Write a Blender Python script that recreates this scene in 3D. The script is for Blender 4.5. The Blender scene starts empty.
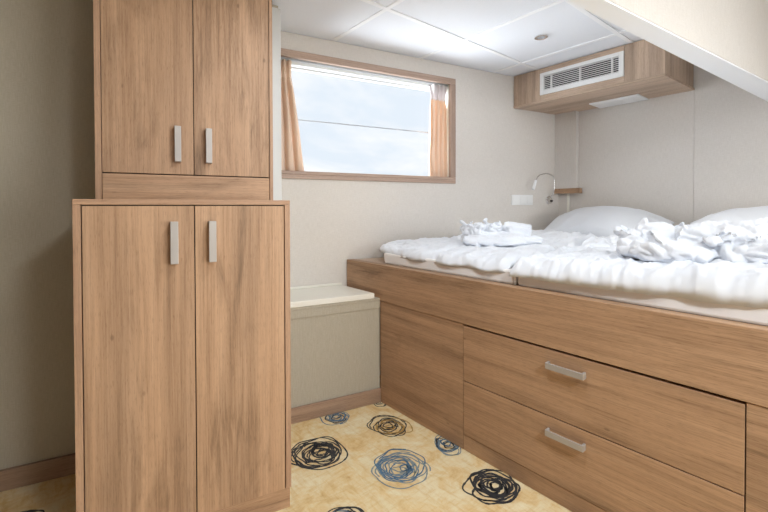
import bpy, math, random
from mathutils import Vector, noise

H = 1.0582          # eye height above the floor; z values below are relative to the eye
A = 0.2118          # the hull wall stands at this angle to the bed
random.seed(7)
C = bpy.context.scene.collection
sc = bpy.context.scene

# ------------------------------------------------------------------ materials
def nodemat(name):
    m = bpy.data.materials.new(name); m.use_nodes = True
    nt = m.node_tree
    b = nt.nodes['Principled BSDF']
    return m, nt, b
def srgb(r, g, b):
    f = lambda c: (c/255/12.92) if c/255 <= .04045 else ((c/255+.055)/1.055)**2.4
    return (f(r), f(g), f(b), 1)
def plain(name, col, rough=.5, metal=0, **kw):
    m, nt, b = nodemat(name)
    b.inputs['Base Color'].default_value = col
    b.inputs['Roughness'].default_value = rough
    b.inputs['Metallic'].default_value = metal
    for k, v in kw.items(): b.inputs[k.replace('_', ' ')].default_value = v
    return m
def ramp(nt, stops):
    r = nt.nodes.new('ShaderNodeValToRGB')
    e = r.color_ramp.elements
    e[0].position, e[0].color = stops[0]
    e[1].position, e[1].color = stops[-1]
    for p, c in stops[1:-1]:
        q = e.new(p); q.color = c
    return r
def nz(nt, vec, scale, detail=4, rough=.5, dist=0):
    n = nt.nodes.new('ShaderNodeTexNoise'); n.inputs['Scale'].default_value = scale
    n.inputs['Detail'].default_value = detail; n.inputs['Roughness'].default_value = rough
    n.inputs['Distortion'].default_value = dist
    nt.links.new(vec, n.inputs['Vector']); return n
def mapping(nt, vec, scale):
    mp = nt.nodes.new('ShaderNodeMapping'); mp.inputs['Scale'].default_value = scale
    nt.links.new(vec, mp.inputs['Vector']); return mp.outputs[0]
def mixc(nt, fac, a, b, mode='MIX'):
    x = nt.nodes.new('ShaderNodeMix'); x.data_type = 'RGBA'; x.blend_type = mode
    for sock, v in ((x.inputs[0], fac), (x.inputs[6], a), (x.inputs[7], b)):
        if hasattr(v, 'is_output') or isinstance(v, bpy.types.NodeSocket): nt.links.new(v, sock)
        else: sock.default_value = v
    return x.outputs[2]
def bump(nt, b, h, strength, dist=.002):
    bp = nt.nodes.new('ShaderNodeBump'); bp.inputs['Strength'].default_value = strength
    bp.inputs['Distance'].default_value = dist
    nt.links.new(h, bp.inputs['Height']); nt.links.new(bp.outputs[0], b.inputs['Normal'])

def wood(name, axis, base, dark, light, knots=1.0, rough=.5):
    m, nt, b = nodemat(name)
    tc = nt.nodes.new('ShaderNodeTexCoord'); oi = nt.nodes.new('ShaderNodeObjectInfo')
    add = nt.nodes.new('ShaderNodeVectorMath'); add.operation = 'ADD'
    mul = nt.nodes.new('ShaderNodeVectorMath'); mul.operation = 'SCALE'
    comb = nt.nodes.new('ShaderNodeCombineXYZ')
    for i, k in enumerate((7.3, 3.1, 5.7)):
        mm = nt.nodes.new('ShaderNodeMath'); mm.operation = 'MULTIPLY'; mm.inputs[1].default_value = k*4
        nt.links.new(oi.outputs['Random'], mm.inputs[0]); nt.links.new(mm.outputs[0], comb.inputs[i])
    nt.links.new(tc.outputs['Object'], add.inputs[0]); nt.links.new(comb.outputs[0], add.inputs[1])
    v = add.outputs[0]
    def sc_(across, along):
        s = [across]*3; s[axis] = along; return mapping(nt, v, s)
    broad = nz(nt, sc_(7, .5), 1, 3, .5, .5)
    mid = nz(nt, sc_(34, 1.1), 1, 5, .6, .25)
    fine = nz(nt, sc_(240, 3.5), 1, 5, .75, .1)
    pore = nz(nt, sc_(520, 34), 1, 2, .6, 0)
    r1 = ramp(nt, [(.22, dark), (.46, base), (.74, light)])
    nt.links.new(mid.outputs[0], r1.inputs[0])
    r2 = ramp(nt, [(.30, (.66, .65, .65, 1)), (.52, (1, 1, 1, 1)), (.75, (1.0, 1.0, 1.0, 1))])
    nt.links.new(broad.outputs[0], r2.inputs[0])
    c = mixc(nt, .8, r1.outputs[0], r2.outputs[0], 'MULTIPLY')
    r3 = ramp(nt, [(.32, (.64, .62, .60, 1)), (.55, (1, 1, 1, 1))])
    nt.links.new(fine.outputs[0], r3.inputs[0])
    c = mixc(nt, .75, c, r3.outputs[0], 'MULTIPLY')
    r4 = ramp(nt, [(.34, (.52, .50, .48, 1)), (.44, (1, 1, 1, 1))])
    nt.links.new(pore.outputs[0], r4.inputs[0])
    c = mixc(nt, .45, c, r4.outputs[0], 'MULTIPLY')
    # darker figured flakes along the grain
    kn = nz(nt, sc_(13, 2.2), 1, 5, .62, .7)
    r5 = ramp(nt, [(.27, (.42, .40, .38, 1)), (.36, (.76, .75, .74, 1)), (.46, (1, 1, 1, 1))])
    nt.links.new(kn.outputs[0], r5.inputs[0])
    c = mixc(nt, .8*knots, c, r5.outputs[0], 'MULTIPLY')
    # sparse smoky smears and pin knots
    sm_ = nz(nt, sc_(4.2, 1.5), 1, 2, .5, .3); gr_ = nz(nt, sc_(75, 5), 1, 4, .7, .6)
    r6 = ramp(nt, [(.54, (0, 0, 0, 1)), (.68, (1, 1, 1, 1))]); nt.links.new(sm_.outputs[0], r6.inputs[0])
    r7 = ramp(nt, [(.35, (.48, .45, .42, 1)), (.62, (.95, .95, .95, 1))]); nt.links.new(gr_.outputs[0], r7.inputs[0])
    f6 = nt.nodes.new('ShaderNodeMath'); f6.operation = 'MULTIPLY'; f6.inputs[1].default_value = .8*knots
    nt.links.new(r6.outputs[0], f6.inputs[0])
    c = mixc(nt, f6.outputs[0], c, mixc(nt, 1, c, r7.outputs[0], 'MULTIPLY'))
    vo = nt.nodes.new('ShaderNodeTexVoronoi'); vo.inputs['Scale'].default_value = 1
    nt.links.new(sc_(9, 4.5), vo.inputs['Vector'])
    r8 = ramp(nt, [(.025, (.35, .32, .30, 1)), (.055, (1, 1, 1, 1))]); nt.links.new(vo.outputs['Distance'], r8.inputs[0])
    c = mixc(nt, .55*knots, c, r8.outputs[0], 'MULTIPLY')
    nt.links.new(c, b.inputs['Base Color'])
    b.inputs['Roughness'].default_value = rough
    b.inputs['Specular IOR Level'].default_value = .35
    bump(nt, b, fine.outputs[0], .12, .001)
    return m
OB, OD, OL = (.475, .295, .175, 1), (.33, .195, .115, 1), (.55, .355, .22, 1)
oakz = wood('oak_upright_grain', 2, OB, OD, OL)
oakx = wood('oak_cross_grain', 0, OB, OD, OL, .9)
oaky = wood('oak_long_grain', 1, OB, OD, OL, .8)
PB, PD, PL = (.58, .435, .325, 1), (.45, .33, .245, 1), (.66, .50, .38, 1)
palez = wood('pale_oak_upright', 2, PB, PD, PL, .5)
paley = wood('pale_oak_long', 1, PB, PD, PL, .5)
edge = wood('oak_edge_band', 2, (.45, .28, .175, 1), (.37, .22, .135, 1), (.52, .33, .21, 1), .1)
edgex = wood('oak_edge_band_cross', 0, (.45, .28, .175, 1), (.37, .22, .135, 1), (.52, .33, .21, 1), .1)
framewood = wood('window_frame_wood', 0, (.46, .33, .26, 1), (.38, .27, .21, 1), (.52, .39, .31, 1), .1, .4)
framewoodz = wood('window_frame_wood_upright', 2, (.46, .33, .26, 1), (.38, .27, .21, 1), (.52, .39, .31, 1), .1, .4)
skirt = wood('skirting_wood', 0, (.36, .24, .165, 1), (.25, .16, .11, 1), (.44, .30, .21, 1), .5)

darkwood = wood('bounce_cut_dark_wood', 2, (.12, .075, .05, 1), (.08, .05, .035, 1), (.16, .10, .07, 1), .5)
def wallpaper(name, c1, c2):
    m, nt, b = nodemat(name)
    tc = nt.nodes.new('ShaderNodeTexCoord'); v = tc.outputs['Object']
    h1 = nz(nt, mapping(nt, v, (60, 60, 700)), 1, 3, .6)
    v1 = nz(nt, mapping(nt, v, (500, 500, 25)), 1, 3, .6)
    big = nz(nt, v, 1.4, 3)
    mm = nt.nodes.new('ShaderNodeMath'); mm.operation = 'ADD'
    nt.links.new(h1.outputs[0], mm.inputs[0]); nt.links.new(v1.outputs[0], mm.inputs[1])
    hf = nt.nodes.new('ShaderNodeMath'); hf.operation = 'MULTIPLY'; hf.inputs[1].default_value = .5
    nt.links.new(mm.outputs[0], hf.inputs[0])
    r = ramp(nt, [(.36, c1), (.62, c2)])
    nt.links.new(hf.outputs[0], r.inputs[0])
    rb = ramp(nt, [(.3, (.94, .94, .94, 1)), (.7, (1, 1, 1, 1))]); nt.links.new(big.outputs[0], rb.inputs[0])
    nt.links.new(mixc(nt, 1, r.outputs[0], rb.outputs[0], 'MULTIPLY'), b.inputs['Base Color'])
    b.inputs['Roughness'].default_value = .72
    bump(nt, b, hf.outputs[0], .25, .0015)
    return m
paper = wallpaper('woven_beige_wallpaper', (.62, .58, .53, 1), (.72, .68, .635, 1))
paper_step_and_shade = wallpaper('olive_beige_covering_and_wall_shade', (.395, .355, .275, 1), (.485, .44, .35, 1))

white = plain('white_lacquer', (.82, .83, .84, 1), .4)
cream = plain('cream_laminate', (.80, .78, .70, 1), .35)
whitep = plain('white_plastic', (.80, .80, .79, 1), .35)
def speck(name, c1, c2, s, rough):
    m, nt, b = nodemat(name)
    tc = nt.nodes.new('ShaderNodeTexCoord')
    n = nz(nt, tc.outputs['Object'], s, 3)
    r = ramp(nt, [(.35, c1), (.65, c2)]); nt.links.new(n.outputs[0], r.inputs[0])
    nt.links.new(r.outputs[0], b.inputs['Base Color']); b.inputs['Roughness'].default_value = rough
    bump(nt, b, n.outputs[0], .08, .001)
    return m
ceilm = speck('ceiling_panel', (.79, .815, .865, 1), (.82, .845, .89, 1), 300, .6)
nickel = plain('brushed_nickel', (.44, .41, .385, 1), .45, .3)
chrome = plain('chrome', (.8, .8, .8, 1), .12, 1)
dark = plain('dark_gap', (.035, .025, .02, 1), .8)
black = plain('black_plastic', (.02, .02, .02, 1), .4)
darkgrey = plain('grille_duct_black', (.012, .012, .014, 1), .8)
alu = plain('grey_aluminium', (.45, .47, .50, 1), .4, .4)

def fabric(name, col, rough=.9, trans=0, s=900):
    m, nt, b = nodemat(name)
    tc = nt.nodes.new('ShaderNodeTexCoord')
    n = nz(nt, tc.outputs['Object'], s, 2)
    b.inputs['Base Color'].default_value = col; b.inputs['Roughness'].default_value = rough
    b.inputs['Sheen Weight'].default_value = .15
    bump(nt, b, n.outputs[0], .05, .0004)
    if trans:
        t = nt.nodes.new('ShaderNodeBsdfTranslucent'); t.inputs['Color'].default_value = col
        mx = nt.nodes.new('ShaderNodeMixShader'); mx.inputs[0].default_value = trans
        out = nt.nodes['Material Output']
        nt.links.new(b.outputs[0], mx.inputs[1]); nt.links.new(t.outputs[0], mx.inputs[2])
        nt.links.new(mx.outputs[0], out.inputs[0])
    return m
linen = fabric('white_bed_linen', (.77, .80, .85, 1), .85)
matfab = fabric('mattress_cover', (.88, .87, .86, 1), .9)
curt = fabric('apricot_curtain', (.85, .70, .57, 1), .8, .35, 500)
curtw = fabric('curtain_heading_tape', (.78, .74, .74, 1), .8, .3, 500)

gl, nt, b = nodemat('window_glass')
b.inputs['Base Color'].default_value = (1, 1, 1, 1); b.inputs['Roughness'].default_value = 0
tr = nt.nodes.new('ShaderNodeBsdfTransparent'); mx = nt.nodes.new('ShaderNodeMixShader')
gs = nt.nodes.new('ShaderNodeBsdfGlossy'); gs.inputs['Roughness'].default_value = .02
mx.inputs[0].default_value = .005
nt.links.new(tr.outputs[0], mx.inputs[1]); nt.links.new(gs.outputs[0], mx.inputs[2])
nt.links.new(mx.outputs[0], nt.nodes['Material Output'].inputs[0])
lampm = plain('lamp_diffuser', (.85, .85, .85, 1), .5)

# ------------------------------------------------------------------ builders
class MB:
    def __init__(s): s.v = []; s.f = []; s.m = []
    def box(s, x0, x1, y0, y1, z0, z1, mi=0):
        n = len(s.v)
        s.v += [(x0,y0,z0),(x1,y0,z0),(x1,y1,z0),(x0,y1,z0),(x0,y0,z1),(x1,y0,z1),(x1,y1,z1),(x0,y1,z1)]
        s.f += [tuple(n+i for i in q) for q in ((0,3,2,1),(4,5,6,7),(0,1,5,4),(1,2,6,5),(2,3,7,6),(3,0,4,7))]
        s.m += [mi]*6; return s
    def prism(s, poly, z0, z1, mi=0):      # poly counter-clockwise in x,y
        n = len(s.v); k = len(poly)
        s.v += [(x,y,z0) for x,y in poly] + [(x,y,z1) for x,y in poly]
        s.f.append(tuple(n+i for i in range(k-1,-1,-1))); s.f.append(tuple(n+k+i for i in range(k)))
        for i in range(k): s.f.append((n+i, n+(i+1)%k, n+k+(i+1)%k, n+k+i))
        s.m += [mi]*(k+2); return s
    def tube(s, pts, r, seg=12, mi=0, caps=True):
        P = [Vector(p) for p in pts]; n0 = len(s.v); up = Vector((0,0,1)); prev = None
        for i, p in enumerate(P):
            d = (P[min(i+1,len(P)-1)] - P[max(i-1,0)]).normalized()
            if prev is None:
                u = d.orthogonal().normalized()
            else:
                u = (prev - d*prev.dot(d)).normalized()
            prev = u; w = d.cross(u)
            rr = r[i] if isinstance(r, (list, tuple)) else r
            for j in range(seg):
                a = 2*math.pi*j/seg
                s.v.append(tuple(p + (u*math.cos(a) + w*math.sin(a))*rr))
        for i in range(len(P)-1):
            for j in range(seg):
                a, b_ = n0+i*seg+j, n0+i*seg+(j+1)%seg
                s.f.append((a, b_, b_+seg, a+seg)); s.m.append(mi)
        if caps:
            s.f.append(tuple(n0+j for j in range(seg-1,-1,-1))); s.m.append(mi)
            e = n0+(len(P)-1)*seg
            s.f.append(tuple(e+j for j in range(seg))); s.m.append(mi)
        return s
    def grid(s, fn, nu, nv, mi=0, closed=False):
        n = len(s.v)
        for j in range(nv):
            for i in range(nu): s.v.append(fn(i/(nu-1), j/(nv-1)))
        for j in range(nv-1):
            for i in range(nu-1):
                a = n+j*nu+i; s.f.append((a, a+1, a+1+nu, a+nu)); s.m.append(mi)
        return s
    def build(s, name, mats, parent=None, bevel=0, smooth=False, base=(0,0,0), rot=0, loc=None):
        """coordinates are given in the scene frame (or the hull frame) and stored relative to base"""
        me = bpy.data.meshes.new(name)
        if parent is not None: base = parent['_b']
        me.from_pydata([(x-base[0], y-base[1], z-base[2]) for x,y,z in s.v], [], s.f)
        if not isinstance(mats, (list, tuple)): mats = [mats]
        for m in mats: me.materials.append(m)
        for p, mi in zip(me.polygons, s.m): p.material_index = mi; p.use_smooth = smooth
        me.update()
        o = bpy.data.objects.new(name, me); C.objects.link(o)
        if parent is not None: o.parent = parent; o['_b'] = list(base)
        if bevel:
            md = o.modifiers.new('bevel', 'BEVEL'); md.width = bevel; md.segments = 2
            md.limit_method = 'ANGLE'; md.angle_limit = .9
        return o
def w2r(t, n): return (math.cos(A)*t + math.sin(A)*n, -math.sin(A)*t + math.cos(A)*n)
def place(o, base, hull):
    x, y = w2r(base[0], base[1]) if hull else base[:2]
    o.location = (x, y, base[2]+H); o.rotation_euler = (0, 0, -A if hull else 0); o['_b'] = list(base)
def thing(name, label, cat, base, hull=False, group=None):
    o = bpy.data.objects.new(name, None); C.objects.link(o); o.empty_display_size = .1
    place(o, base, hull); o['label'] = label; o['category'] = cat
    if group: o['group'] = group
    return o
def solo(mb, name, mats, label, cat, base, hull=False, group=None, **kw):
    o = mb.build(name, mats, base=base, **kw); place(o, base, hull); o['label'] = label; o['category'] = cat
    if group: o['group'] = group
    return o
def struct(mb, name, mats, hull=False, base=(0,0,0), **kw):
    o = mb.build(name, mats, base=base, **kw); place(o, base, hull); o['kind'] = 'structure'
    return o
FL = -H
HC = .987

# ------------------------------------------------------------------ room shell
XH = 3.18                                         # head wall
NW = 2.272                                        # inner face of the hull wall, measured square to it
yc = lambda x: (NW - math.sin(A)*x)/math.cos(A)   # hull wall line in the room frame
PLAN = [(-1.3,-1.7), (3.25,-1.7), (3.25, yc(3.25)+.1), (-1.3, yc(-1.3)+.1)]
# floor with the carpet's scribbled circles worked into it
def floor():
    mb = MB()
    mb.prism(PLAN, FL-.05, FL)
    rnd = random.Random(3)
    def stroke(pts, w, mi, k):
        n = len(mb.v); z = FL+.0009+.00012*k; w *= 1.35
        P = [Vector((p[0], p[1])) for p in pts]
        for i, p in enumerate(P):
            d = (P[min(i+1,len(P)-1)]-P[max(i-1,0)]).normalized(); q = Vector((-d.y, d.x))
            ww = w*(.55+.8*abs(noise.noise(Vector((p.x*60, p.y*60, k)))) )
            for s_ in (-1, 1):
                mb.v.append((p.x+q.x*ww*s_, p.y+q.y*ww*s_, z))
        for i in range(len(P)-1):
            a = n+2*i
            mb.f.append((a, a+2, a+3, a+1)); mb.m.append(mi)
    def scribble(cx, cy, r, cols, loops=8, squash=1, w=.0022):
        k = 0
        for L in range(loops):
            R = r*(1-.78*(L/(loops-1))**.9) if loops > 1 else r
            mi = cols[L % len(cols)]
            ph = rnd.uniform(0, 6.28); ex = rnd.uniform(.72, 1.0); an = rnd.uniform(0, 3.14)
            ox, oy = rnd.uniform(-.16, .16)*r, rnd.uniform(-.16, .16)*r
            pts = []
            turns = rnd.uniform(1.15, 1.6)
            for i in range(int(70*turns)+1):
                th = ph + 2*math.pi*i/70
                q = R*(1+.13*noise.noise(Vector((math.cos(th)*1.3+L*3.1, math.sin(th)*1.3, cx*9+i*.004)))*2 - .10*i/70)
                x, y = math.cos(th)*q, math.sin(th)*q*ex
                x, y = x*math.cos(an)-y*math.sin(an), x*math.sin(an)+y*math.cos(an)
                pts.append((cx+ox+x, cy+(oy+y)*squash))
            k += 1
            stroke(pts, w, mi, L)
    K, B, G, O = 1, 2, 3, 4
    scribble(.880, 1.508, .125, [K], 12, w=.0034)
    scribble(1.095, 1.724, .075, [B, G, K, B], 8, w=.0026)
    scribble(1.252, 1.484, .105, [K, O, K, K, O], 10, w=.003)
    scribble(1.083, 1.222, .122, [G, B, G, B], 12, w=.0028)
    scribble(1.352, 1.205, .078, [G, B, K, B], 8, w=.0026)
    scribble(1.285, .915, .105, [K], 11, w=.0038)
    scribble(.738, 1.118, .088, [K, B, K], 10, w=.0028)
    scribble(1.000, .870, .075, [G, B, G], 6)
    scribble(1.32, .635, .07, [K], 7)
    scribble(-.115, 1.79, .10, [K], 8, w=.003)
    scribble(1.36, 1.70, .045, [K], 3)
    scribble(.80, 1.86, .085, [K], 6)
    scribble(.50, .80, .10, [B, K], 8)
    scribble(-.45, 1.45, .1, [G, B], 8)
    scribble(.05, .35, .11, [K], 8)
    scribble(.75, .35, .1, [K, O], 8)
    return mb
carpet, nt, b = nodemat('cream_carpet')
tc = nt.nodes.new('ShaderNodeTexCoord'); v = tc.outputs['Object']
n1 = nz(nt, mapping(nt, v, (9, 9, 1)), 1, 6, .65, .8)
n2 = nz(nt, mapping(nt, v, (50, 9, 1)), 1, 4, .7, .3)
n3 = nz(nt, mapping(nt, v, (9, 60, 1)), 1, 4, .7, .3)
pile = nz(nt, v, 900, 2, .8)
cs = ramp(nt, [(.28, (.68, .45, .20, 1)), (.44, (.80, .61, .32, 1)), (.58, (.84, .72, .46, 1)), (.75, (.88, .81, .61, 1))])
nt.links.new(n1.outputs[0], cs.inputs[0])
s2 = ramp(nt, [(.33, (.90, .80, .64, 1)), (.50, (1, 1, 1, 1))]); nt.links.new(n2.outputs[0], s2.inputs[0])
s3 = ramp(nt, [(.33, (.92, .84, .70, 1)), (.50, (1, 1, 1, 1))]); nt.links.new(n3.outputs[0], s3.inputs[0])
c = mixc(nt, .8, cs.outputs[0], s2.outputs[0], 'MULTIPLY'); c = mixc(nt, .8, c, s3.outputs[0], 'MULTIPLY')
pr = ramp(nt, [(.3, (.86, .86, .86, 1)), (.7, (1, 1, 1, 1))]); nt.links.new(pile.outputs[0], pr.inputs[0])
c = mixc(nt, 1, c, pr.outputs[0], 'MULTIPLY')
nt.links.new(c, b.inputs['Base Color']); b.inputs['Roughness'].default_value = .95
bump(nt, b, pile.outputs[0], .5, .002)
fl = floor()
struct(fl, 'floor', [carpet,
    fabric('black_yarn', (.018, .018, .020, 1)), fabric('blue_yarn', (.07, .15, .24, 1)),
    fabric('grey_blue_yarn', (.20, .25, .27, 1)), fabric('gold_yarn', (.42, .25, .06, 1))])

# ceiling: lay-in panels in a white grid
def ceiling():
    mb = MB(); z = HC
    mb.prism(PLAN, z+.004, z+.05)
    xs = [.10, .695, 1.293, 1.893, 2.50]; ys = [1.553, .943, .333, -.277, -.887]
    for x in xs: mb.box(x-.012, x+.012, -1.6, yc(x)+.05, z, z+.0045, 1)
    xa = [-1.3]+[x for x in xs]+[3.2]
    for y in ys:
        for i in range(len(xa)-1):
            mb.box(xa[i]+(.012 if i else 0), xa[i+1]-(.012 if i < len(xa)-2 else 0), y-.012, y+.012, z, z+.0045, 1)
    return mb
struct(ceiling(), 'ceiling', [ceilm, plain('ceiling_grid_white', (.90, .91, .93, 1), .45)])

# hull wall with the window opening (hull frame: t along, n outwards)
mb = MB()
T0, T1, Z0, Z1 = .475, 1.722, .166, .888          # outer edge of the window frame
to, ti = T0+.02, T1-.02
mb.box(.30, to, NW, NW+.16, FL, HC); mb.box(ti, 2.99, NW, NW+.16, FL, HC)
mb.box(to, ti, NW, NW+.16, FL, Z0+.02); mb.box(to, ti, NW, NW+.16, Z1-.02, HC)
struct(mb, 'wall_window', paper, True)
# the deeper partition behind the wardrobes
NP = 2.0
struct(MB().box(-1.6, .450, NP, NP+.26, FL, HC), 'wall_partition', paper_step_and_shade, True)  # step covering reused; its darker tone stands for the shade on this wall
struct(MB().box(.415, .459, NP-.014, NP-.0005, FL, .969), 'trim_1', plain('grey_white_corner_profile', (.60, .61, .60, 1), .45), True, bevel=.002)
struct(MB().box(-1.6, .459, NP-.016, NP-.0005, FL, FL+.078), 'baseboard_partition', skirt, True, bevel=.002)
# head wall in two wallpapered lengths meeting at a seam
struct(MB().box(XH, XH+.12, .745, 1.64, FL, HC), 'wall_head', paper)
struct(MB().box(XH-.002, XH+.12, -1.6, .7435, FL, HC), 'wall_head_front', paper)
# boxed corner column ending on the little shelf
struct(MB().prism([(3.135,1.478),(XH-.001,1.478),(XH-.001,yc(XH)-.002),(3.135,yc(3.135)-.002)], .150, HC), 'wall_column', paper)
struct(MB().box(XH-.008, XH-.001, 1.55, 1.566, FL, .110), 'trim_3', cream)
# unseen sides of the cabin
struct(MB().box(-.85, -.75, -1.6, 2.45, FL, HC), 'wall_left', darkwood)  # dark wood put on this unseen wall to cut bounced light
mb = MB()                                         # added opening behind the photographer, lets the fill sun in
mb.box(-.85, 1.30, -1.7, -1.6, FL, HC); mb.box(2.65, 3.3, -1.7, -1.6, FL, HC); mb.box(1.30, 2.65, -1.7, -1.6, .52, HC)
struct(mb, 'wall_back', paper)
# dropped header over the bed opening
mb = MB().prism([(.90, .537), (2.641, .333), (3.178, .270), (3.178, .392), (3.139, .395), (1.641, .528), (.90, .590)], .60, HC-.001)
hd = struct(mb, 'wall_header', paper)
mb = MB().prism([(.90, .539), (2.641, .335), (3.177, .272), (3.177, .390), (3.139, .393), (1.641, .526), (.90, .588)], .594, .5995)
struct(mb, 'trim_4', plain('white_beam_lining', (.90, .91, .93, 1), .4))

# ------------------------------------------------------------------ window
def bar(mb, t0, t1, n0, n1, z0, z1, mi=0): return mb.box(t0, t1, n0, n1, z0, z1, mi)
wf = MB()
fw = .044
wf.box(T0, T1, NW-.012, NW+.012, Z1-.040, Z1); wf.box(T0, T1, NW-.012, NW+.012, Z0, Z0+fw)
win = struct(wf, 'window_1', framewood, True, base=(1.1, NW, Z0), bevel=.002)
wj = MB(); wj.box(T0, T0+fw, NW-.012, NW+.012, Z0+fw, Z1-.040); wj.box(T1-fw, T1, NW-.012, NW+.012, Z0+fw, Z1-.040)
wj.build('window_jamb', framewoodz, win, bevel=.002)
rv = MB()
a0, a1, b0, b1 = T0+fw-.008, T1-fw+.008, Z0+fw-.008, Z1-.040+.008
rv.box(a0-.01, a0, NW+.0125, NW+.15, b0, b1); rv.box(a1, a1+.01, NW+.0125, NW+.15, b0, b1)
rv.box(a0-.01, a1+.01, NW+.0125, NW+.15, b1, b1+.01)
rv.build('window_reveal', cream, win)
MB().box(a0-.01, a1+.01, NW-.02, NW+.15, b0-.012, b0).build('window_sill', framewood, win, bevel=.003)
mb = MB()
gi = .03
n0, n1 = NW+.115, NW+.145
mb.box(a0, a0+gi, n0, n1, b0, b1); mb.box(a1-gi, a1, n0, n1, b0, b1)
mb.box(a0+gi, a1-gi, n0, n1, b0, b0+gi*.7); mb.box(a0+gi, a1-gi, n0, n1, b1-gi, b1)
mb.build('sash', white, win, bevel=.002)
MB().box(a0+gi, a1-gi, NW+.128, NW+.131, b0+gi*.7, b1-gi).build('pane', gl, win)
MB().box(a0+gi, a1-gi, NW+.118, NW+.127, .525, .532).build('glazing_bar', alu, win)
# roller blind cassette / curtain rail under the head of the reveal
rb = thing('curtain_rail', 'white double curtain rail fixed under the head of the window recess', 'curtain rail', (1.1, NW+.07, b1), True)
MB().box(a0+.003, a1-.003, NW+.070, NW+.112, b1-.020, b1-.0005).build('housing', white, rb, bevel=.002)
MB().box(a0+.003, a1-.003, NW+.028, NW+.040, b1-.012, b1-.0005).build('track', alu, rb, bevel=.001)

def curtain(t0, t1, wb0, wb1, label, folds, seed, tape):
    zt, zb = b1-.013, b0+.004
    base = ((t0+t1)/2, NW+.045, zb)
    th = thing('curtain', label, 'curtain', base, True, 'apricot window curtains')
    def fn(u, v, head=False):
        z = zt+(zb-zt)*v
        k = v**1.3; pinch = max(0, 1-abs(v-.13)/.12)
        L = t0+(wb0-t0)*k; R = t1+(wb1-t1)*k
        t = L+(R-L)*(.5+(u-.5)*(1-.16*pinch))
        amp = .019*(1-.6*pinch)
        ph = 2*math.pi*folds*(u+.02*math.sin(7*v+seed)+.03*math.sin(3*u+seed*2)*v)
        n = NW+.047 + amp*math.sin(ph) + (.006*math.sin(ph*4) if v < .13 else 0)*min(1, (.13-v)*12 if v < .13 else 0) + .004*math.sin(2*ph+seed+4*v)*(1-pinch)
        t += .004*math.cos(ph)*(1-pinch)
        return (t, n, z)
    cut = .16
    cl = MB().grid(lambda u, v: fn(u, cut*.98+v*(1-cut*.98)), 90, 40).build('drape', curt, th, smooth=True)
    hdp = MB().grid(lambda u, v: fn(u, v*cut), 90, 12).build('heading', tape, th, smooth=True)
    for o in (cl, hdp):
        md = o.modifiers.new('thick', 'SOLIDIFY'); md.thickness = .0012
    return th
curtain(.50, .598, .50, .672, 'apricot curtain gathered at the left end of the window, beside the tall cupboards', 3.2, 1.0, curt)
curtain(1.545, a1-.004, 1.538, a1-.004, 'apricot curtain with a pale heading at the right end of the window', 3.6, 2.3, curtw)

# ------------------------------------------------------------------ step box under the window
st = thing('step_box', 'beige covered boxed ledge with a cream top under the window, between cupboard and bed', 'ledge', (.74, 1.964, FL), True)
MB().prism([(.462,1.9645),(.981,1.9645),(.915,NW-.002),(.462,NW-.002)], FL+.001, -.502).build('body', paper_step_and_shade, st)
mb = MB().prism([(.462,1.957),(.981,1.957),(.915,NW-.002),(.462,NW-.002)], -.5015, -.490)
mb.build('top_lip', paper_step_and_shade, st)
MB().box(.462, .981, 1.9595, 1.9643, -.545, -.5025).build('upper_band', paper_step_and_shade, st, bevel=.001)
mb = MB().prism([(.462,1.958),(.948,1.958),(.880,NW-.002),(.462,NW-.002)], -.4895, -.4605)
mb.build('top_slab', cream, st, bevel=.003)
MB().box(.462, .879, NW-.012, NW-.002, -.4600, -.447).build('upstand', cream, st, bevel=.002)
MB().box(.462, .981, 1.950, 1.9588, FL+.001, FL+.078).build('skirting', skirt, st, bevel=.002)

# ------------------------------------------------------------------ cabinets
def bow_handle(th, t, n, z0, z1, parent):
    """upright U shaped bar handle, local to the hull frame"""
    mb = MB(); w = .011; d = .024
    mb.box(t-w, t+w, n-d, n-d+.007, z0, z1)
    mb.box(t-w, t+w, n-d+.0071, n-.0005, z0, z0+.008); mb.box(t-w, t+w, n-d+.0071, n-.0005, z1-.008, z1)
    return mb.build('handle', nickel, parent, bevel=.0015)
NC = 1.409
lc = thing('cupboard', 'waist-high two-door oak cupboard standing on the carpet in front of the tall unit', 'cupboard', (.047, 1.55, FL), True)
l, r, top, bot = -.260, .354, .027, -.985
back = NP-.02
for q0, q1 in ((l, l+.0185), (r-.0185, r)): MB().box(q0, q1, NC, back, bot, top-.0165).build('side_panel', edge, lc, bevel=.0008)
MB().box(l, r, NC-.0005, back, top-.016, top).build('top_panel', edgex, lc, bevel=.001)
MB().box(l+.019, r-.019, NC+.02, back, bot, top-.017).build('carcass', dark, lc)
MB().box(l+.006, r-.004, NC+.004, back, FL+.0005, bot-.001).build('plinth', oakx, lc, bevel=.001)
for d0, d1, ht in ((l+.0215, .0495, -.006), (.0525, r-.0215, .102)):
    dr = MB().box(d0, d1, NC+.001, NC+.0195, bot, top-.0195).build('door', oakz, lc, bevel=.0008)
    bow_handle(lc, ht, NC+.001, -.171, -.041, dr)
NU = 1.70
uc = thing('overhead_cabinet', 'tall two-door oak wall unit standing on top of the waist-high cupboard, up to the ceiling', 'cupboard', (.055, 1.85, top), True)
l, r, z0, z1 = -.249, .358, top+.001, HC-.004
for q0, q1 in ((l, l+.0185), (r-.0135, r)): MB().box(q0, q1, NU, back, z0, z1).build('side_panel', edge, uc, bevel=.0008)
MB().box(l+.0187, r-.0137, NU+.02, back, z0, z1).build('carcass', dark, uc)
MB().box(l+.0205, r-.0155, NU+.0015, NU+.0195, z0, .1235).build('lower_rail', oakx, uc, bevel=.0008)
MB().box(l+.0205, r-.0155, NU+.0015, NU+.0195, .945, z1).build('upper_rail', oakx, uc, bevel=.0008)
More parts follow.
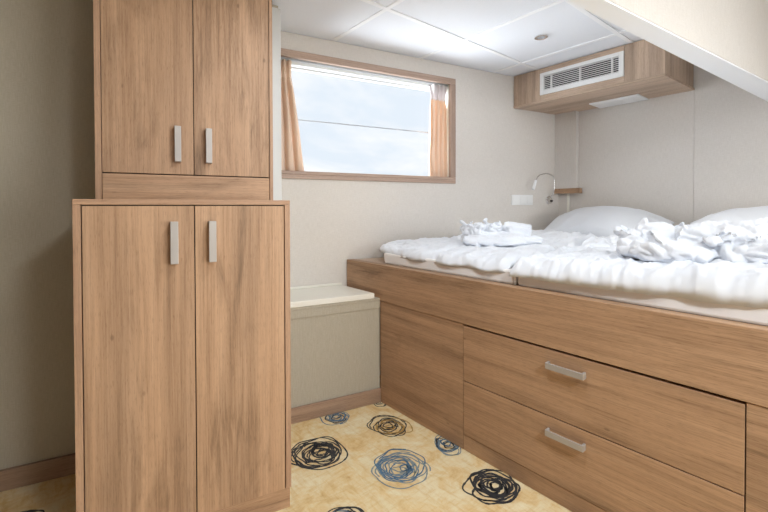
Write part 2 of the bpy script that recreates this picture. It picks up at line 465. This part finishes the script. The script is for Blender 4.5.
for d0, d1, ht in ((l+.0205, .0600, .007), (.0630, r-.0155, .113)):
    dr = MB().box(d0, d1, NU+.001, NU+.0195, .1275, .943).build('door', oakz, uc, bevel=.0008)
    bow_handle(uc, ht, NU+.001, .173, .305, dr)

# ------------------------------------------------------------------ bed
XR = 1.384
bd = thing('bed', 'oak platform bed with two deep drawers in the side, pushed against the window wall', 'bed', (2.2, .8, FL))
yw = lambda x: yc(x)-.004-.0095*(x-1.384)
YN = -.35
MB().prism([(XR,YN),(XR+.045,YN),(XR+.045,yw(XR+.045)),(XR,yw(XR))], -.506, -.310).build('side_rail', oaky, bd, bevel=.002)
MB().prism([(XR+.0455,YN),(XH-.012,YN),(XH-.012,yw(XH)),(XR+.0455,yw(XR+.0455))], -.345, -.312).build('deck', paley, bd)
MB().box(XR+.03, XH-.012, YN, 1.50, FL+.001, -.3455).build('carcass', dark, bd)
MB().box(XR+.003, XR+.0295, 1.1385, 1.708, FL+.001, -.5075).build('side_panel', oaky, bd, bevel=.001)
MB().box(XR+.003, XR+.0295, YN, .2095, FL+.001, -.5075).build('side_panel', oaky, bd, bevel=.001)
MB().box(XR+.004, XR+.0295, .2115, 1.1365, FL+.001, -.991).build('plinth', oaky, bd, bevel=.001)
for z0, z1, hz in ((-.7525, -.5145, -.566), (-.989, -.7565, -.808)):
    dw = MB().box(XR+.002, XR+.021, .2125, 1.1360, z0, z1).build('drawer', oaky, bd, bevel=.001)
    mb = MB(); x = XR+.002; w = .011; d = .024; y0, y1 = .614, .749
    mb.box(x-d, x-d+.007, y0, y1, hz-w, hz+w)
    mb.box(x-d+.0071, x-.0005, y0, y0+.008, hz-w, hz+w); mb.box(x-d+.0071, x-.0005, y1-.008, y1, hz-w, hz+w)
    mb.build('handle', nickel, dw, bevel=.0015)

_o = Vector((XR, .2)); _d = Vector((2.2, .8))-_o; _a = .0095      # the bed stands a touch out of square
bd.location.x, bd.location.y = _o.x+_d.x*math.cos(_a)-_d.y*math.sin(_a), _o.y+_d.x*math.sin(_a)+_d.y*math.cos(_a)
bd.rotation_euler.z = _a

# ------------------------------------------------------------------ air unit above the bed
ac = thing('air_vent_box', 'pale oak boxed air unit hung under the ceiling in the corner above the bed', 'air conditioner', (2.95, 1.2, .745))
xa, ya, za = 2.693, .767, .747
MB().prism([(xa+.0195,ya+.004),(XH-.002,ya-.018),(XH-.002,yc(XH)-.004),(xa+.0195,yc(xa+.0195)-.004)], za+.014, HC-.002).build('carcass', palez, ac)
MB().prism([(xa,ya),(XH-.002,ya-.024),(XH-.002,yc(XH)-.003),(xa,yc(xa)-.003)], za, za+.0135).build('bottom_panel', paley, ac, bevel=.001)
MB().prism([(xa,ya),(xa+.019,ya-.001),(xa+.019,.8),(xa+.019,.9788),(xa,.9788)], za+.0142, HC-.002).build('front_panel', palez, ac, bevel=.0008)
MB().box(xa, xa+.019, 1.5262, yc(xa+.019)-.003, za+.0142, HC-.002).build('front_panel', palez, ac, bevel=.0008)
MB().box(xa, xa+.019, .9800, 1.5250, za+.0142, .797).build('front_panel', paley, ac, bevel=.0008)
MB().box(xa, xa+.019, .9800, 1.5250, .951, HC-.002).build('front_panel', paley, ac, bevel=.0008)
gr = MB(); g0, g1, gz0, gz1 = .9805, 1.5245, .7975, .9505; fwid = .028
gr.box(xa-.008, xa+.018, g0, g0+fwid, gz0, gz1); gr.box(xa-.008, xa+.018, g1-fwid, g1, gz0, gz1)
gr.box(xa-.008, xa+.018, g0+fwid, g1-fwid, gz0, gz0+fwid*1.1); gr.box(xa-.008, xa+.018, g0+fwid, g1-fwid, gz1-fwid*.8, gz1)
grille = gr.build('grille', whitep, ac, bevel=.0015)
s0, s1 = gz0+fwid*1.1, gz1-fwid*.8
MB().box(xa+.0135, xa+.0175, g0+fwid, g1-fwid, s0, s1).build('duct_lining', darkgrey, grille)
sl = MB()
ns = 8
for i in range(ns):
    z = s0+(s1-s0)*(i+.5)/ns
    n = len(sl.v); h = .0018
    sl.v += [(xa-.003,g0+fwid,z-h-.001),(xa+.010,g0+fwid,z+.000),(xa+.010,g0+fwid,z+.002),(xa-.003,g0+fwid,z+h-.001),
             (xa-.003,g1-fwid,z-h-.001),(xa+.010,g1-fwid,z+.000),(xa+.010,g1-fwid,z+.002),(xa-.003,g1-fwid,z+h-.001)]
    for q in ((0,3,2,1),(4,5,6,7),(0,1,5,4),(1,2,6,5),(2,3,7,6),(3,0,4,7)): sl.f.append(tuple(n+k for k in q)); sl.m.append(0)
sl.build('louvre', whitep, grille)
for y in (1.443, 1.245, 1.048):
    MB().box(xa-.005, xa+.0115, y-.004, y+.004, s0, s1).build('divider', whitep, grille)
lp = MB().box(2.985, 3.172, 1.000, 1.316, .7385, .7465).build('light_panel', white, ac, bevel=.002)
lp['label'] = 'flat white rectangular light under the box'
MB().box(3.005, 3.152, 1.022, 1.294, .7365, .7383).build('diffuser', lampm, lp)

# ceiling downlight
dl = thing('downlight', 'small round recessed ceiling spot with a chrome rim above the bed', 'ceiling light', (2.196, 1.24, HC))
mb = MB()
def ring(mb, cx, cy, z0, z1, ri, ro, seg=32, mi=0):
    n = len(mb.v)
    for rr, zz in ((ri, z1), (ri, z0), (ro, z0), (ro, z1)):
        for j in range(seg):
            a = 2*math.pi*j/seg; mb.v.append((cx+rr*math.cos(a), cy+rr*math.sin(a), zz))
    for k in range(4):
        for j in range(seg):
            mb.f.append((n+k*seg+j, n+k*seg+(j+1)%seg, n+((k+1)%4)*seg+(j+1)%seg, n+((k+1)%4)*seg+j)); mb.m.append(mi)
    return mb
ring(mb, 2.196, 1.24, HC-.004, HC+.003, .022, .036).build('rim', chrome, dl, smooth=False)
MB().tube([(2.196,1.24,HC+.0038),(2.196,1.24,HC-.0015)], .021, 24).build('lens', alu, dl)

# corner shelf
xs_ = 3.118
solo(MB().prism([(xs_,1.448),(XH-.003,1.448),(XH-.003,yc(XH)-.003),(xs_,yc(xs_)-.003)], .111, .149), 'corner_shelf', oaky,
     'small reddish-brown wooden shelf in the corner above the pillows', 'shelf', (3.15, 1.5, .111), bevel=.002)

# socket plate on the window wall
sp = thing('socket_plate', 'white triple socket and switch plate on the window wall beside the reading lamp', 'socket', (2.357, NW, .058), True)
MB().box(2.248, 2.467, NW-.009, NW-.0005, .019, .097).build('frame', whitep, sp, bevel=.002)
for i in range(3):
    t = 2.248+.0365+.073*i
    e = MB().box(t-.029, t+.029, NW-.0125, NW-.0092, .029, .087).build('insert', whitep, sp, bevel=.0015)

# gooseneck reading lamp
rl = thing('reading_lamp', 'slim chrome gooseneck reading lamp on the window wall above the bed corner', 'lamp', (2.645, NW, .059), True)
MB().tube([(2.645,NW-.0005,.059),(2.645,NW-.012,.059),(2.645,NW-.016,.059)], [.032,.032,.028], 28).build('wall_plate', chrome, rl, smooth=False)
MB().tube([(2.663,NW-.0165,.052),(2.663,NW-.024,.052)], .008, 16).build('switch', black, rl)
cur = []
ctrl = [(2.655,NW-.016,.080),(2.662,NW-.038,.12),(2.662,NW-.045,.18),(2.655,NW-.047,.225),(2.62,NW-.05,.255),(2.55,NW-.055,.262),(2.475,NW-.06,.245),(2.435,NW-.064,.205)]
def cr(p0,p1,p2,p3,t):
    return tuple(.5*((2*b_)+(-a_+c_)*t+(2*a_-5*b_+4*c_-d_)*t*t+(-a_+3*b_-3*c_+d_)*t**3) for a_,b_,c_,d_ in zip(p0,p1,p2,p3))
cp = [ctrl[0]]+ctrl+[ctrl[-1]]
for i in range(len(ctrl)-1):
    for k in range(8): cur.append(cr(cp[i],cp[i+1],cp[i+2],cp[i+3],k/8))
cur.append(ctrl[-1])
MB().tube(cur, .004, 10).build('flexible_arm', chrome, rl, smooth=True)
MB().tube([(2.435,NW-.064,.205),(2.402,NW-.071,.135)], [.010,.011], 20).build('lamp_head', white, rl)

# ------------------------------------------------------------------ bedding
def N2(x, y, s): return noise.noise(Vector((x, y, s)))
def ridge(x, y, s, k=3): return max(0, 1-2.2*abs(N2(x, y, s)))**k
def wrinkle(x, y, seed, amp=1):
    wx = x+.09*N2(x*3.1, y*3.1, seed+7); wy = y+.09*N2(x*3.1, y*3.1, seed+17)
    a_ = .55+.9*N2(x*1.7, y*1.7, seed+29)
    return amp*(.030*ridge(wx*3.6, wy*7.5, seed, 2.5)*a_ + .018*ridge(wx*9+wy*3, wy*11-wx*2, seed+3, 2.5)
        + .008*ridge(wx*20, wy*24, seed+5, 2) + .003*ridge(wx*45, wy*50, seed+6, 2) + .010*N2(wx*4, wy*4, seed+11))
def closed_grid(mb, nx, ny, top, bot):
    """two sheets sharing their rim"""
    idx = {}
    for s_ in (0, 1):
        for j in range(ny):
            for i in range(nx):
                if s_ and (i in (0, nx-1) or j in (0, ny-1)): idx[1, i, j] = idx[0, i, j]; continue
                idx[s_, i, j] = len(mb.v); u, v = i/(nx-1), j/(ny-1)
                mb.v.append((top if s_ else bot)(u, v))
    for j in range(ny-1):
        for i in range(nx-1):
            q = [(i, j), (i+1, j), (i+1, j+1), (i, j+1)]
            mb.f.append(tuple(idx[(1,)+p] for p in q)); mb.f.append(tuple(idx[(0,)+p] for p in reversed(q))); mb.m += [0, 0]
    return mb
def easing(a, p=2.2): return (1-abs(a)**p)
def duvet(seed, xf, xb, ya, yb, mid, thick, amp, gather, nx=150, ny=150):
    """xf(v), xb(v): front and back edge; ya(x), yb(x): side edges; mid, thick in metres"""
    def common(u, v):
        uu = 3*u*u-2*u*u*u if u < .0 else u
        a = -math.cos(math.pi*uu)*.5+.5; a = .35*a+.65*uu           # denser at the two edges
        x0, x1 = xf(v), xb(v); x = x0+(x1-x0)*a
        b = -math.cos(math.pi*v)*.5+.5; b = .3*b+.7*v
        y = ya(x)+(yb(x)-ya(x))*b
        df, db = x-x0, x1-x; ds = min(y-ya(x), yb(x)-y)
        r = .045
        e = 1
        for d_ in (df, db, ds):
            if d_ < r: e *= math.sqrt(max(0, 1-(1-d_/r)**2))
        return x, y, df, e
    def top(u, v):
        x, y, df, e = common(u, v)
        g = gather*math.exp(-(df/.10)**1.5)*(N2(y*26, x*2, seed+41)+.5*N2(y*55, x*3, seed+43))
        z = mid(x, y)+thick(x, y)*e+(wrinkle(x, y, seed, amp)+g)*min(1, .25+e)
        x -= .5*g*math.exp(-(df/.05)**2) + .012*N2(y*9, 3, seed)*math.exp(-(df/.08)**2)
        return (x, y, z)
    def bot(u, v):
        x, y, df, e = common(u, v)
        g = gather*math.exp(-(df/.10)**1.5)*(N2(y*26, x*2, seed+41)+.5*N2(y*55, x*3, seed+43))
        if df > 0.0001 or u == 0: x -= (.5*g*math.exp(-(df/.05)**2) + .012*N2(y*9, 3, seed)*math.exp(-(df/.08)**2))
        return (x, y, mid(x, y)-.002*e+(.003*N2(y*30, x*20, seed))*e)
    return closed_grid(MB(), nx, ny, top, bot)
def lerp(a, b, t): return a+(b-a)*min(1, max(0, t))
def sm(a, b, x):
    t = min(1, max(0, (x-a)/(b-a))); return t*t*(3-2*t)

G_ = 'mattresses on the bed'
e_ = -.3115; MT = -.252
solo(MB().prism([(XR+.048,.915),(XH-.03,.915),(XH-.03,yc(XH)-.04),(XR+.20,yc(XR+.20)-.05),(XR+.048,yc(XR+.07)-.27)], e_, MT), 'mattress', matfab,
     'off-white mattress on the window half of the bed', 'mattress', (2.3, 1.3, e_), group=G_, bevel=.009)
solo(MB().box(XR+.048, XH-.03, YN+.02, .908, e_, MT), 'mattress', matfab,
     'off-white mattress on the half of the bed nearest the camera', 'mattress', (2.3, .3, e_), group=G_, bevel=.009)

# window-side duvet: thin, pulled smooth, edge hanging just over the mattress
ylim = lambda x: yc(x)-.05-.22*max(0, (1.62-x)/.2)**2
mida = lambda x, y: MT+.006-.030*math.exp(-((x-1.41)/.035)**2)
tha = lambda x, y: .016+.010*sm(1.1,.95,y)+.026*sm(1.45, 1.9, x)+.035*sm(2.0, 2.5, x)*sm(.9, 1.25, y)
da = duvet(3, lambda v: 1.425+.03*v**6, lambda v: 2.62, lambda x: .955+.10*sm(1.45, 2.6, x), ylim, mida, tha, .55, .004)
solo(da, 'duvet', linen, 'smooth flat white duvet on the window half of the bed, under the small towel bundle', 'duvet', (2.1, 1.3, MT), group='duvets', smooth=True)
# near duvet: thicker, rumpled, gathers along its hanging edge
midb = lambda x, y: MT+.006-.028*math.exp(-((x-1.40)/.04)**2)
thb = lambda x, y: lerp(.062, .030, (y-.15)/.7)+.008*sm(1.42, 1.6, x)+.030*sm(1.9, 2.4, x)*sm(.2, .8, y)
db_ = duvet(9, lambda v: 1.416+.010*math.sin(5*v), lambda v: 2.62, lambda x: YN+.02, lambda x: .930+.10*sm(1.45, 2.6, x), midb, thb, .72, .0065, 170, 230)
solo(db_, 'duvet', linen, 'rumpled white duvet on the near half of the bed, gathered edge hanging over the mattress', 'duvet', (2.1, .3, MT), group='duvets', smooth=True)

# pillows: soft domes leaning against the head wall
def pillow(cx, cy, cz, L, W, T, tilt, seed, label):
    def pt(u, v, s_):
        a, b = u*2-1, v*2-1
        a = math.sin(a*math.pi/2)*.4+a*.6; b = math.sin(b*math.pi/2)*.4+b*.6
        e = max(0, 1-abs(a)**2.4)**.6*max(0, 1-abs(b)**2.0)**.72
        pull = 1-.07*(1-a*a)*abs(b)**4-.0
        x = a*W/2*(1-.08*(1-b*b)*abs(a)**4); y = b*L/2*pull
        cre = .006*ridge(x*9, y*6, seed, 2)*(1 if s_ > 0 else 0)+.012*ridge(x*4+2, y*14, seed+2, 3)*abs(b)**2
        z = s_*T/2*e*(1+.15*N2(x*4, y*4, seed)) + cre*min(1, 3*e)
        x -= .05*abs(b)**3; z -= .055*abs(b)**2.6
        c_, s2 = math.cos(tilt), math.sin(tilt)
        return (cx+x*c_-z*s2, cy+y, max(MT+.0015+.0005*s_, cz+x*s2+z*c_))
    mb = closed_grid(MB(), 50, 70, lambda u, v: pt(u, v, 1), lambda u, v: pt(u, v, -1))
    return solo(mb, 'pillow', linen, label, 'pillow', (cx, cy, cz-T/2), group='pillows', smooth=True)
pillow(2.905, 1.215, -.118, .80, .44, .20, .42, 1, 'plump white pillow against the head wall below the corner shelf, behind the window-side duvet')
pillow(2.905, .32, -.118, .84, .44, .20, .42, 6, 'white pillow against the head wall at the right edge of the picture')

# crumpled heaps: a folded core and ruffled cloth edges grown into one skin
def blob(mb, c_, r_, seg=20, ex=.6):
    sp = lambda w_, m_: math.copysign(abs(w_)**m_, w_)
    n = len(mb.v)
    for j in range(seg+1):
        ph = -math.pi/2+math.pi*j/seg
        for i in range(seg*2):
            th = math.pi*i/seg
            mb.v.append((c_[0]+r_[0]*sp(math.cos(ph), ex)*sp(math.cos(th), ex), c_[1]+r_[1]*sp(math.cos(ph), ex)*sp(math.sin(th), ex), c_[2]+r_[2]*sp(math.sin(ph), ex)))
    for j in range(seg):
        for i in range(seg*2):
            a = n+j*seg*2+i; b_ = n+j*seg*2+(i+1) % (seg*2)
            mb.f.append((a, b_, b_+seg*2, a+seg*2)); mb.m.append(0)
def ruffle(mb, c_, R_, a0, a1, hgt, lean, seed, th=.0045, k=9, nu=44, nv=9):
    """a standing curl of cloth around c_: an arc of radius R_ that waves more towards its free edge"""
    n = len(mb.v)
    for s_ in (-1, 1):
        for j in range(nv):
            v = j/(nv-1)
            for i in range(nu):
                u = i/(nu-1); an = a0+(a1-a0)*u
                h = hgt*(.75+.5*N2(u*3, seed, 1))*math.sin(math.pi*min(1, max(0, u*.96+.02)))**.35
                rr = R_+lean*v*v+.35*R_*N2(u*2.5, 2, seed)+.011*v*math.sin(k*an+seed)+.006*v*N2(u*11, v*2, seed)
                tz = th*s_*.5
                mb.v.append((c_[0]+(rr+tz)*math.cos(an), c_[1]+(rr+tz)*math.sin(an), c_[2]+h*v+.004*N2(u*9, v*4, seed+2)))
    off = nu*nv
    for j in range(nv-1):
        for i in range(nu-1):
            a = n+j*nu+i
            mb.f.append((a+off, a+off+1, a+off+1+nu, a+off+nu)); mb.f.append((a, a+nu, a+1+nu, a+1)); mb.m += [0, 0]
    def side(p, q): mb.f.append((p, q, q+off, p+off)); mb.m.append(0)
    for i in range(nu-1): side(n+i, n+i+1); side(n+(nv-1)*nu+i+1, n+(nv-1)*nu+i)
    for j in range(nv-1): side(n+(j+1)*nu, n+j*nu); side(n+j*nu+nu-1, n+(j+1)*nu+nu-1)
def rolled(mb, pts, rad, flat=.6, seg=18):
    """a soft roll of cloth along pts with radii rad, flattened, capped round"""
    P = [Vector(p) for p in pts]; n = len(mb.v)
    for i, p in enumerate(P):
        d_ = (P[min(i+1, len(P)-1)]-P[max(i-1, 0)]).normalized(); q = Vector((-d_.y, d_.x, 0)).normalized()
        for j in range(seg):
            a = 2*math.pi*j/seg
            mb.v.append(tuple(p+q*math.cos(a)*rad[i]+Vector((0, 0, 1))*math.sin(a)*rad[i]*flat))
    for i in range(len(P)-1):
        for j in range(seg):
            a, b_ = n+i*seg+j, n+i*seg+(j+1) % seg
            mb.f.append((a, b_, b_+seg, a+seg)); mb.m.append(0)
    mb.f.append(tuple(n+j for j in range(seg-1, -1, -1))); mb.f.append(tuple(n+(len(P)-1)*seg+j for j in range(seg))); mb.m += [0, 0]
def heap(mb, name, voxel, base, rz, label, cat, seed, amp, group, floor_z=0, scale=(1, 1, 1)):
    o = mb.build(name, linen)
    md = o.modifiers.new('r', 'REMESH'); md.mode = 'VOXEL'; md.voxel_size = voxel
    md = o.modifiers.new('s', 'SMOOTH'); md.iterations = 3; md.factor = .5
    bpy.context.view_layer.update()
    dg = bpy.context.evaluated_depsgraph_get()
    me = bpy.data.meshes.new_from_object(o.evaluated_get(dg)); o.modifiers.clear(); o.data = me
    cos = []
    for v in me.vertices:
        p = v.co; nn = v.normal
        w_ = Vector((N2(p.x*12, p.y*12, p.z*12+seed), N2(p.x*12+9, p.y*12, p.z*12+seed), N2(p.x*12, p.y*12+9, p.z*12+seed)))*.012
        q = p+w_
        billow = abs(noise.noise(Vector((q.x*11+q.z*14, q.y*24, q.z*34+seed))))*1.9 + .32*abs(noise.noise(Vector((q.x*45, q.y*45, q.z*60+seed))))
        d_ = amp*(billow-.45)
        np_ = p+nn*d_+w_*.5
        if np_.z < floor_z: np_.z = floor_z
        cos.append(np_)
    for v, c_ in zip(me.vertices, cos): v.co = c_
    for p in me.polygons: p.use_smooth = True
    me.materials.clear(); me.materials.append(linen)
    for v in me.vertices: v.co = (v.co.x*scale[0], v.co.y*scale[1], v.co.z*scale[2])
    o.location = (base[0], base[1], base[2]+H); o.rotation_euler = (0, 0, rz)
    o['label'] = label; o['category'] = cat; o['group'] = group
    return o
# small towel bundle; local x runs along it, local -y faces the camera
mb = MB(); rr = random.Random(11)
rolled(mb, [(-.185,-.02,.030),(-.12,-.05,.028),(0,-.065,.026),(.10,-.065,.026),(.185,-.05,.030),(.215,-.03,.034)], [.045,.05,.052,.05,.045,.03], .5)
blob(mb, (-.01, .02, .034), (.175, .09, .034)); blob(mb, (-.06, .02, .055), (.11, .065, .028)); blob(mb, (.12, .03, .080), (.070, .05, .038), ex=.4)
for i in range(17):
    x = -.165+.27*rr.random(); y = -.055+.10*rr.random()
    R_ = rr.uniform(.016, .038); a0 = rr.uniform(0, 6.28)
    ruffle(mb, (x, y, .050+.020*rr.random()+(.012 if x < .05 else 0)), R_, a0, a0+rr.uniform(2.6, 4.8), rr.uniform(.045, .072), rr.uniform(.0, .020), i*1.7, .0075, 6)
heap(mb, 'towel', .0034, (1.845, 1.29, -.2045), -.62, 'small crumpled white towel bundle on the window-side duvet, left of the socket plate', 'towel', 4, .010, 'crumpled linen')
# large heaped sheet on the near duvet
mb = MB(); rr = random.Random(5)
rolled(mb, [(-.27,-.02,.045),(-.18,-.06,.045),(-.05,-.08,.042),(.07,-.075,.042),(.13,-.07,.040)], [.04,.06,.06,.05,.02], .62)
rolled(mb, [(.11,-.06,.040),(.20,-.06,.048),(.32,-.07,.050),(.46,-.06,.055),(.60,-.02,.055)], [.02,.055,.07,.085,.08], .55)
blob(mb, (-.12, .03, .055), (.15, .10, .055)); blob(mb, (-.12, .03, .095), (.10, .07, .034)); blob(mb, (.06, .04, .062), (.18, .08, .046))
rolled(mb, [(-.02,-.01,.085),(.08,-.01,.092),(.18,-.01,.096),(.27,-.01,.110),(.345,.0,.140)], [.055,.060,.056,.048,.024], .8)
for i in range(15):
    x = -.22+.27*rr.random(); y = -.07+.13*rr.random()
    R_ = rr.uniform(.035, .075); a0 = rr.uniform(0, 6.28)
    ruffle(mb, (x, y, .055+.02*rr.random()), R_, a0, a0+rr.uniform(2.2, 4.2), rr.uniform(.055, .080), rr.uniform(.005, .04), i*2.3, .008, 4)
for i in range(5):
    x = .02+.24*rr.random(); y = -.02+.07*rr.random(); a0 = rr.uniform(-2.6, -1.0)
    ruffle(mb, (x, y, .08), rr.uniform(.04, .08), a0, a0+rr.uniform(1.5, 2.6), rr.uniform(.025, .045), .02, i*3.1, .006, 5)
heap(mb, 'bed_sheet', .0045, (1.640, .415, -.190), -1.33, 'large crumpled white sheet heaped on the near duvet, in front of the right-hand pillow', 'sheet', 8, .014, 'crumpled linen', scale=(.66, .85, 1.0))


# ------------------------------------------------------------------ lights
def area(name, loc, size, power, col, rot=(0,0,0), shape='DISK', sy=None):
    l = bpy.data.lights.new(name, 'AREA'); l.shape = shape; l.size = size; l.energy = power; l.color = col
    if sy: l.size_y = sy
    o = bpy.data.objects.new(name, l); C.objects.link(o)
    o.location = (loc[0], loc[1], loc[2]+H); o.rotation_euler = rot
    return o
w = bpy.data.worlds.new('sky'); sc.world = w; w.use_nodes = True
nt = w.node_tree; bg = nt.nodes['Background']
tc = nt.nodes.new('ShaderNodeTexCoord')
n1 = nz(nt, mapping(nt, tc.outputs['Generated'], (1.6, 1.6, 4.5)), 1.6, 6, .6, .4)
cr_ = ramp(nt, [(.38, (.76, .84, .93, 1)), (.50, (.88, .92, .96, 1)), (.60, (1, 1, 1, 1))])
nt.links.new(n1.outputs[0], cr_.inputs[0]); nt.links.new(cr_.outputs[0], bg.inputs[0])
bg.inputs[1].default_value = .57
def sun(name, power, ang, d, col):
    s = bpy.data.lights.new(name, 'SUN'); s.energy = power; s.angle = math.radians(ang); s.color = col
    o = bpy.data.objects.new(name, s); C.objects.link(o); o.location = (0, 6, 5)
    o.rotation_euler = Vector(d).normalized().to_track_quat('-Z', 'Y').to_euler()
sun('hazy_sun', 1.6, 20, (.65, -.95, -.42), (1, .98, .95))
sun('added_upward_window_fill', 9, 75, (.80, -.9, .45), (.86, .93, 1))  # added upward fill through the window, brightens ceiling and walls
sun('added_fill_through_back_opening', 5.2, 75, (-.26, 1.0, -.12), (.95, .98, 1))  # added fill sun shining in through the invented back opening
# added fill lamps under the ceiling, unseen, behind and beside the photographer
for (x, y, p) in ((.78, .72, 6), (.58, -.95, 24)):
    area('added_ceiling_fill', (x, y, HC-.01), .35, p, (.90, .95, 1))
# the fill sun for the added back opening is set above
sc.view_settings.view_transform = 'Standard'; sc.view_settings.look = 'None'
sc.view_settings.exposure = 0.9; sc.view_settings.gamma = 1; sc.view_settings.use_curve_mapping = False
cd = bpy.data.cameras.new('camera'); cam = bpy.data.objects.new('camera', cd); C.objects.link(cam)
sc.camera = cam
f_px = 403.8132
cd.sensor_width = 36; cd.lens = 36*f_px/768; cd.shift_y = (213.0432-256)/768; cd.clip_start = .02
yaw, pitch, roll = .6868, -.0129, -.0024
fw_ = Vector((math.sin(yaw), math.cos(yaw), 0)); rt = Vector((math.cos(yaw), -math.sin(yaw), 0)); up = Vector((0, 0, 1))
fw_, up = fw_*math.cos(pitch)+up*math.sin(pitch), up*math.cos(pitch)-fw_*math.sin(pitch)
rt, up = rt*math.cos(roll)+up*math.sin(roll), up*math.cos(roll)-rt*math.sin(roll)
from mathutils import Matrix
cam.matrix_world = Matrix(((rt.x, up.x, -fw_.x, 0), (rt.y, up.y, -fw_.y, 0), (rt.z, up.z, -fw_.z, H), (0, 0, 0, 1)))
sc.cycles.use_denoising = True
sc.cycles.max_bounces = 10; sc.cycles.diffuse_bounces = 6; sc.cycles.sample_clamp_indirect = 8
for o in bpy.data.objects:
    if '_b' in o: del o['_b']
